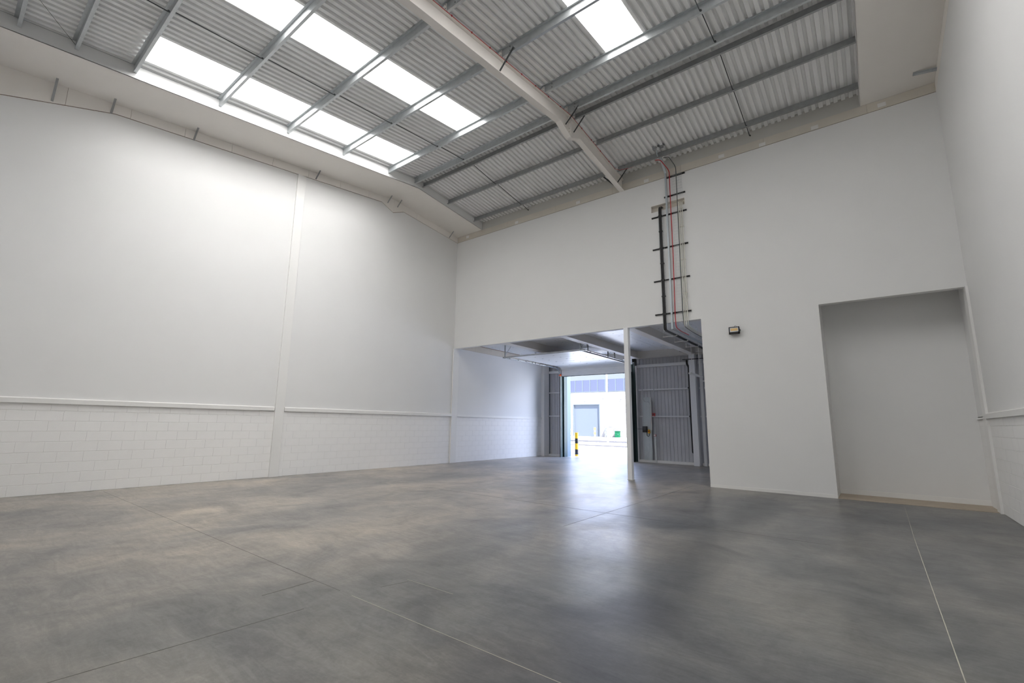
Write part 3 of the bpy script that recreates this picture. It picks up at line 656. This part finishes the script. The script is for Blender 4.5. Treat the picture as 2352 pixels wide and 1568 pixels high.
# ------------------------------------------------------------------ sectional overhead door
d1 = thing('door_1', (3.2, 7.2, 0), 'white sectional overhead door raised under the bay ceiling', 'door', kind='structure')
YJ = [2.45, 3.14, 3.76, 4.32, 4.99, 5.65, 6.30, 6.72]
ZD = 4.775
for a, b_ in zip(YJ, YJ[1:]):
    s_ = part('door_section', MB().prism([(a+0.004, ZD+0.006), (a+0.012, ZD), (b_-0.012, ZD), (b_-0.004, ZD+0.006), (b_-0.004, ZD+0.042), (a+0.004, ZD+0.042)], 'X', 1.27, 5.12), DOORW, d1)
for y in YJ[1:-1]:
    for x in (2.22, 3.22, 4.25, 5.06):
        part('hinge', MB().box(x-0.035, x+0.035, y-0.014, y+0.014, ZD-0.007, ZD+0.0), DGALV, d1)
# curved transition sections
for (p, q) in (((6.72, 4.775), (6.93, 4.735)), ((6.93, 4.735), (7.05, 4.62))):
    part('door_section', MB().prism([p, q, (q[0]+0.02, q[1]+0.035), (p[0]+0.005, p[1]+0.04)], 'X', 1.27, 5.12), DOORW, d1)
rb = [(7.05, 4.62)]; z = 4.60
while z > 4.30: rb += [(7.05, z), (7.058, z-0.01), (7.058, z-0.05), (7.05, z-0.06)]; z -= 0.065
rb += [(7.05, 4.275), (7.09, 4.275), (7.09, 4.62)]
part('door_section', MB().prism(rb, 'X', 1.27, 5.12), DOORW, d1)
part('bottom_seal', MB().box(1.27, 5.12, 7.045, 7.095, 4.245, 4.277), RUBBER, d1, 'dark rubber bottom seal')
def cprof(c): return c
for sx, X0 in ((1, 1.22), (-1, 5.17)):
    path = [(X0, 2.04, 4.705), (X0, 6.55, 4.690)]
    for k in range(1, 7):
        a = k/6*math.pi/2; path.append((X0, 6.55+0.42*math.sin(a), 4.690-0.42*(1-math.cos(a))))
    mb = MB()
    # C-section track swept along path as three strips
    for dz, dx0, dx1 in ((0.028, -0.02, 0.02), (-0.028, -0.02, 0.02)):
        for p, q in zip(path, path[1:]):
            d_ = (Vector(q)-Vector(p)).normalized(); nrm = Vector((0, -d_.z, d_.y))*dz
            mb.bar(Vector(p)+nrm, Vector(q)+nrm, 0.045, 0.003)
    for p, q in zip(path, path[1:]):
        mb.bar((p[0]-sx*0.022, p[1], p[2]), (q[0]-sx*0.022, q[1], q[2]), 0.003, 0.056)
    part('horizontal_track', mb, GALV if sx > 0 else DGALV, d1)
    part('vertical_track', MB().box(X0-0.025, X0+0.025, 6.965, 6.985, 0.0, 4.30).box(X0-sx*0.02-0.003, X0-sx*0.02+0.003, 6.965, 7.03, 0.0, 4.30), DARK, d1)
    part('track_angle', MB().box(min(X0-sx*0.15, X0-sx*0.03), max(X0-sx*0.15, X0-sx*0.03), 7.34, 7.352, 0, 4.75).box(X0-sx*0.03-0.004, X0-sx*0.03+0.004, 7.03, 7.35, 0, 4.3), RUBBER, d1)
    part('side_seal', MB().box(min(X0-sx*0.0, X0+sx*0.055), max(X0-sx*0.0, X0+sx*0.055), 7.30, 7.62, 0, 4.70), RUBBER, d1, 'dark green edge seal')
    part('safety_bumper', MB().prism([(7.0-0.09, 4.30), (7.0+0.03, 4.28), (7.0+0.05, 4.33), (7.0+0.02, 4.40), (7.0-0.05, 4.38)], 'X', X0-0.045, X0+0.045), ORANGE, d1, 'orange plastic stop')
    for y in YJ[:-1]+[6.6]:
        part('roller_hinge', MB().box(X0-0.0 if sx > 0 else X0-0.09, X0+0.09 if sx > 0 else X0, y-0.04, y+0.05, ZD-0.012, ZD-0.004).tube([(X0-0.012, y+0.06, 4.715), (X0+0.012, y+0.06, 4.715)], 0.024, 10), DGALV, d1)
    part('rear_hanger', MB().box(X0-0.02, X0+0.02, 2.10, 2.14, 4.66, 5.28).bar((X0+0.02, 2.12, 4.82), (X0+0.34, 2.12, 5.2), 0.03, 0.006), DGALV, d1)
    part('middle_hanger', MB().box(X0-0.02, X0+0.02, 4.62, 4.66, 4.70, 5.28).bar((X0+0.02, 4.64, 4.85), (X0+0.30, 4.64, 5.15), 0.03, 0.006), DGALV, d1)
part('cross_rail', MB().box(1.17, 5.40, 2.02, 2.06, 4.665, 4.725), GALV, d1)
for x in (5.40,):
    for y in (2.3, 4.85): part('beam_hanger', MB().box(x-0.02, x+0.02, y-0.02, y+0.02, 4.68, 4.95).prism([(y-0.02, 4.80), (y-0.12, 4.95), (y-0.02, 4.95)], 'X', x-0.004, x+0.004), DGALV, d1)
part('torsion_shaft', MB().tube([(1.05, 7.30, 4.98), (5.45, 7.30, 4.98)], 0.016, 8), DGALV, d1)
for x in (2.4, 4.0): part('spring', MB().tube([(x-0.5, 7.30, 4.98), (x+0.5, 7.30, 4.98)], 0.045, 12), DARK, d1)
o = thing('door_motor', (5.34, 7.2, 4.7), 'black door motor high beside the loading door', 'motor')
part('gear_housing', MB().chbox(5.26, 5.42, 7.10, 7.32, 4.78, 4.99, 0.02), BLACKP, o); part('motor_barrel', MB().tube([(5.40, 7.18, 4.60), (5.40, 7.18, 4.80)], 0.065, 14), BLACKP, o)
part('cable_drum', MB().tube([(5.20, 7.26, 4.90), (5.26, 7.26, 4.90)], 0.08, 14), GALV, o); part('mount_plate', MB().box(5.42, 5.52, 7.30, 7.34, 4.72, 5.02), GIRT, o)

# ------------------------------------------------------------------ wall equipment right of the door
o = thing('control_backboard', (5.82, 7.4, 0.11), 'tall grey ribbed board on the front wall holding the door controls', 'panel')
part('board', MB().prism([(5.62, 7.43)]+[(5.62+0.04*k+(0.0 if j == 0 else 0.012), 7.375 if (k % 2 == 0) else 7.378) for k in range(10) for j in (0, 1)]+[(6.02, 7.376), (6.02, 7.43)], 'Z', 0.11, 3.06), PANELG, o)
part('edge_trim', MB().box(6.0, 6.03, 7.36, 7.44, 1.5, 3.06), TRIMW, o)
o = thing('door_control_box', (5.72, 7.3, 1.38), 'black control box on the tall grey board', 'control box')
part('case', MB().chbox(5.62, 5.82, 7.26, 7.375, 1.39, 1.68, 0.012), BLACKP, o); part('lid_panel', MB().box(5.64, 5.77, 7.254, 7.26, 1.50, 1.66), DARK, o)
for z in (1.43, 1.465): part('push_button', MB().tube([(5.68, 7.262, z), (5.68, 7.248, z)], 0.012, 10), DARK, o)
part('side_cable', MB().tube([(5.62, 7.33, 1.55), (5.35, 7.33, 1.55)], 0.008, 6), BLACKP, o)
o = thing('isolator_switch', (5.91, 7.3, 1.34), 'yellow isolator switch with a red knob beside the control box', 'switch')
part('case', MB().chbox(5.865, 5.955, 7.29, 7.375, 1.35, 1.52, 0.01), YELLOW, o); part('knob', MB().tube([(5.91, 7.29, 1.44), (5.91, 7.265, 1.44)], 0.03, 12), REDB, o)
solo('loop_cable', MB().tube(arc([(5.80, 7.32, 1.39), (5.81, 7.31, 1.24), (5.87, 7.31, 1.20), (5.93, 7.31, 1.24), (5.93, 7.32, 1.35)], 0.06), 0.013, 8), DARK, 'short dark cable loop below the control box and isolator', 'cable')
solo('surface_conduit', MB().tube(arc([(5.65, 7.36, 4.53), (5.64, 7.36, 2.95), (5.75, 7.35, 2.84), (5.93, 7.35, 2.84), (5.985, 7.35, 2.70), (5.985, 7.35, 1.52)], 0.14, 6), 0.015, 8), GALV, 'steel conduit dropping with a bend to the yellow isolator', 'conduit')
o = thing('straight_conduit', (6.17, 7.37, 0.1), 'straight steel conduit from the top rail to the red call point', 'conduit')
part('pipe', MB().tube([(6.20, 7.40, 4.53), (6.17, 7.40, 2.25)], 0.018, 8), GALV, o); part('twin_pipe', MB().tube([(6.155, 7.40, 2.15), (6.155, 7.40, 1.3)], 0.012, 8).tube([(6.195, 7.40, 2.15), (6.195, 7.40, 1.3)], 0.012, 8), GALV, o)
part('floor_trunking', MB().box(6.14, 6.22, 7.37, 7.42, 0.0, 1.22), GALV, o)
o = thing('fire_call_point', (6.16, 7.35, 2.17), 'dark red fire call point on the middle rail', 'call point')
part('case', MB().chbox(6.10, 6.22, 7.31, 7.40, 2.17, 2.30, 0.008), REDB, o); part('face_plate', MB().box(6.13, 6.19, 7.305, 7.31, 2.20, 2.27), BLACKP, o)
o = thing('switch_socket', (6.17, 7.35, 1.22), 'small white socket with a red edge under the call point', 'socket')
part('case', MB().chbox(6.12, 6.22, 7.34, 7.40, 1.22, 1.31, 0.006), REDB, o); part('plate', MB().box(6.13, 6.21, 7.333, 7.34, 1.235, 1.30), WHITEP, o)
o = thing('black_downpipe', (7.9, 7.25, 0.5), 'black downpipe with an offset at its top beside the front column', 'pipe')
part('pipe', MB().tube(arc([(7.84, 7.2, 4.70), (7.85, 7.2, 4.50), (7.915, 7.2, 4.40), (7.90, 7.2, 2.5), (7.90, 7.25, 0.56), (7.98, 7.25, 0.53)], 0.07), 0.042, 12), BLACKP, o)
solo('black_strut', MB().box(7.70, 10.4, 7.03, 7.075, 4.70, 4.73), BLACKP, 'black horizontal strut in front of the front column at the head of the downpipe', 'strut')
for z in (3.43, 2.15): part('pipe_clip', MB().box(7.84, 7.97, 7.16, 7.42, z-0.03, z+0.03), BLACKP, o)
solo('short_black_pipe', MB().tube([(7.80, 6.4, 5.03), (8.0, 7.05, 4.97)], 0.03, 10), BLACKP, 'short black pipe stub under the beam beside the front column', 'pipe')
# hanging batten lights
o = thing('batten_light', (9.0, 4.4, 3.66), 'white hanging batten light nearest the opening', 'light', 'hanging batten lights')
part('body', MB().prism([(8.965, 3.66), (9.035, 3.66), (9.05, 3.69), (9.03, 3.73), (8.97, 3.73), (8.95, 3.69)], 'Y', 3.60, 5.20), WHITEP, o)
for a, b_ in (((9.0, 3.92, 3.73), (9.0, 3.92, 4.70)), ((9.0, 4.92, 3.73), (9.0, 4.92, 4.95)), ((9.0, 4.92, 4.95), (9.0, 4.60, 5.28)), ((9.0, 4.92, 4.95), (9.0, 5.28, 5.28)), ((9.0, 3.92, 4.70), (9.0, 3.92, 5.28))):
    part('suspension', MB().tube([a, b_], 0.009, 6), WHITEP, o)
o = thing('batten_light', (9.4, 6.6, 3.6), 'white hanging batten light farther in, half hidden by the pier', 'light', 'hanging batten lights')
part('body', MB().prism([(6.56, 3.62), (6.64, 3.62), (6.66, 3.65), (6.63, 3.69), (6.57, 3.69), (6.54, 3.65)], 'X', 8.66, 10.1), WHITEP, o)
for x in (8.95, 9.8): part('suspension', MB().tube([(x, 6.6, 3.69), (x, 6.6, 5.28)], 0.008, 6), WHITEP, o)

# ------------------------------------------------------------------ outside
gr = struct('ground', MB().box(-120, 90, 7.62, 140, -0.25, -0.012), YARD, 'sunlit pale concrete service yard', 'ground')
part('darker_yard_strip', MB().prism([(-22, 26.5), (0.5, 30.5), (0.5, 36), (-22, 32)], 'Z', -0.012, -0.006), YARDG, gr, 'greyer strip of the yard')  # darker grey strips laid flat on the pale yard
part('darker_yard_strip', MB().prism([(-9, 20.5), (6, 21), (6, 24.5), (-6.5, 23)], 'Z', -0.012, -0.006), YARDG, gr, 'greyer strip of the yard')
part('threshold', MB().box(DX0, DX1, 7.62, 8.06, -0.2, 0.0), YARD, gr)
FY = 49.4
bl = thing('opposite_unit', (-18, FY, 0), 'white industrial unit across the yard seen through the loading door', 'building')
dx0, dx1 = -22.1, -17.8
prof2 = []; z = 0.0
while z < 6.7: prof2 += [(FY-0.0, z), (FY-0.0, z+0.17), (FY+0.03, z+0.18), (FY+0.03, z+0.20)]; z += 0.21
prof2 += [(FY, 6.74), (FY+0.4, 6.74), (FY+0.4, 0)]
part('ribbed_cladding', MB().prism(prof2, 'X', -60, dx0-0.12), OUTW, bl); part('ribbed_cladding', MB().prism(prof2, 'X', dx1+0.12, 40), OUTW, bl)
prof3 = [p for p in prof2 if p[1] > 4.86]; prof3 = [(FY, 4.86)]+prof3[:-1]+[(FY+0.4, 4.86)]
part('ribbed_cladding', MB().prism(prof3, 'X', dx0-0.12, dx1+0.12), OUTW, bl)
part('door_frame', MB().box(dx0-0.12, dx0, FY-0.04, FY+0.6, 0, 4.86).box(dx1, dx1+0.12, FY-0.04, FY+0.6, 0, 4.86).box(dx0, dx1, FY-0.04, FY+0.6, 4.78, 4.86), OUTFR, bl)
dr = part('roller_door', MB().box(dx0, dx1, FY+0.14, FY+0.2, 0, 4.8), OUTD, bl, 'pale blue roller door')
part('fascia_panel', MB().box(-60, 40, FY-0.02, FY+0.4, 8.56, 12.5), OUTF, bl, 'pale grey-blue fascia above the windows')
part('window_sill', MB().box(-60, 40, FY-0.05, FY+0.4, 6.72, 6.80), OUTFR, bl)
mull = [-16.7-1.28*k for k in range(12)][::-1]; m2 = [-16.30, -15.04, -13.72, -12.42, -11.12]
for grp_ in (mull, m2):
    for a, b_ in zip(grp_, grp_[1:]):
        part('window_pane', MB().box(a+0.05, b_-0.05, FY+0.02, FY+0.05, 6.80, 8.56), GLASS, bl, 'blue reflective window pane')
    for a in grp_: part('mullion', MB().box(a-0.06, a+0.06, FY-0.03, FY+0.3, 6.80, 8.56), OUTFR, bl)
part('wall_panel', MB().box(-16.64, -16.36, FY, FY+0.3, 6.80, 8.56), OUTFR, bl)
part('wall_panel', MB().box(-60, mull[0]-0.06, FY, FY+0.3, 6.80, 8.56), OUTFR, bl); part('wall_panel', MB().box(m2[-1]+0.06, 40, FY, FY+0.3, 6.80, 8.56), OUTFR, bl)
for x, z in ((-20.0, 5.55), (-16.95, 5.9), (-14.2, 5.6)): part('wall_light', MB().box(x-0.07, x+0.07, FY-0.12, FY, z-0.08, z+0.08), GREYO, bl)
part('rear_block', MB().box(-60, 40, FY+0.6, FY+12, 0, 12.4), OUTF, bl)
def bollard(x, y, r, h, bands, label):
    o = thing('bollard', (x, y, 0), label, 'bollard', 'striped bollards')
    for k, (za, zb, c) in enumerate(bands):
        part('band', MB().tube([(x, y, za), (x, y, zb)], r, 16), c, o, ('yellow band', 'black band')[c is BLACKP] if c is not WHITEP else 'white band')
    part('cap', MB().tube([(x, y, h), (x, y, h+0.02), (x, y, h+0.021)], r*0.97, 16), bands[-1][2], o)
bollard(1.29, 8.58, 0.105, 1.25, [(-0.01, 0.08, YELLOW), (0.08, 0.355, BLACKP), (0.355, 0.68, YELLOW), (0.68, 0.95, BLACKP), (0.95, 1.25, YELLOW)], 'yellow and black striped bollard just outside the loading door')
bollard(-18.2, 48.7, 0.13, 1.32, [(-0.01, 0.12, YELLOW), (0.12, 0.33, DARK), (0.33, 0.70, YELLOW), (0.70, 0.98, DARK), (0.98, 1.32, YELLOW)], 'striped bollard at the right jamb of the far roller door')
bollard(-22.3, 48.7, 0.13, 1.05, [(-0.01, 0.2, DARK), (0.2, 0.42, YELLOW), (0.42, 0.62, YELLOW), (0.62, 0.86, DARK), (0.86, 1.05, YELLOW)], 'striped bollard at the left jamb of the far roller door')
o = thing('lamp_post', (-5.965, 27.6, 0), 'thin white lamp post standing in the yard', 'lamp post')
part('pole', MB().tube([(-5.965, 27.6, 0.45), (-5.965, 27.6, 9.0)], 0.07, 10), WHITEP, o); part('base_sleeve', MB().tube([(-5.965, 27.6, -0.01), (-5.965, 27.6, 0.45)], 0.10, 10), DARK, o)
part('lamp_head', MB().box(-6.2, -5.7, 27.3, 27.9, 9.0, 9.1), GREYO, o)
o = thing('air_conditioner', (-16.1, 49.1, 0), 'white twin-fan air conditioning unit against the far wall', 'air conditioner')
part('case', MB().chbox(-16.75, -15.62, 48.95, 49.32, 0.08, 1.40, 0.02), OUTW, o)
for z in (0.42, 1.05):
    g = part('fan_grille', MB().tube([(-16.45, 48.955, z), (-16.45, 48.93, z)], 0.27, 18), OUTF, o)
    part('fan_hub', MB().tube([(-16.45, 48.93, z), (-16.45, 48.915, z)], 0.08, 12), WHITEP, g)
part('feet', MB().box(-16.7, -16.6, 48.98, 49.3, -0.01, 0.08).box(-15.8, -15.7, 48.98, 49.3, -0.01, 0.08), DARK, o)
o = thing('green_cabinet', (-14.75, 49.0, 0), 'small green utility cabinet against the far wall', 'cabinet')
part('case', MB().chbox(-15.1, -14.45, 48.85, 49.3, -0.01, 0.86, 0.02), GREENB, o); part('lid', MB().box(-15.14, -14.41, 48.81, 49.34, 0.86, 0.92), GREENB, o); part('door_handle', MB().box(-14.62, -14.58, 48.83, 48.85, 0.4, 0.52), DARK, o)

for ob in bpy.data.objects:
    if '_o' in ob: del ob['_o']
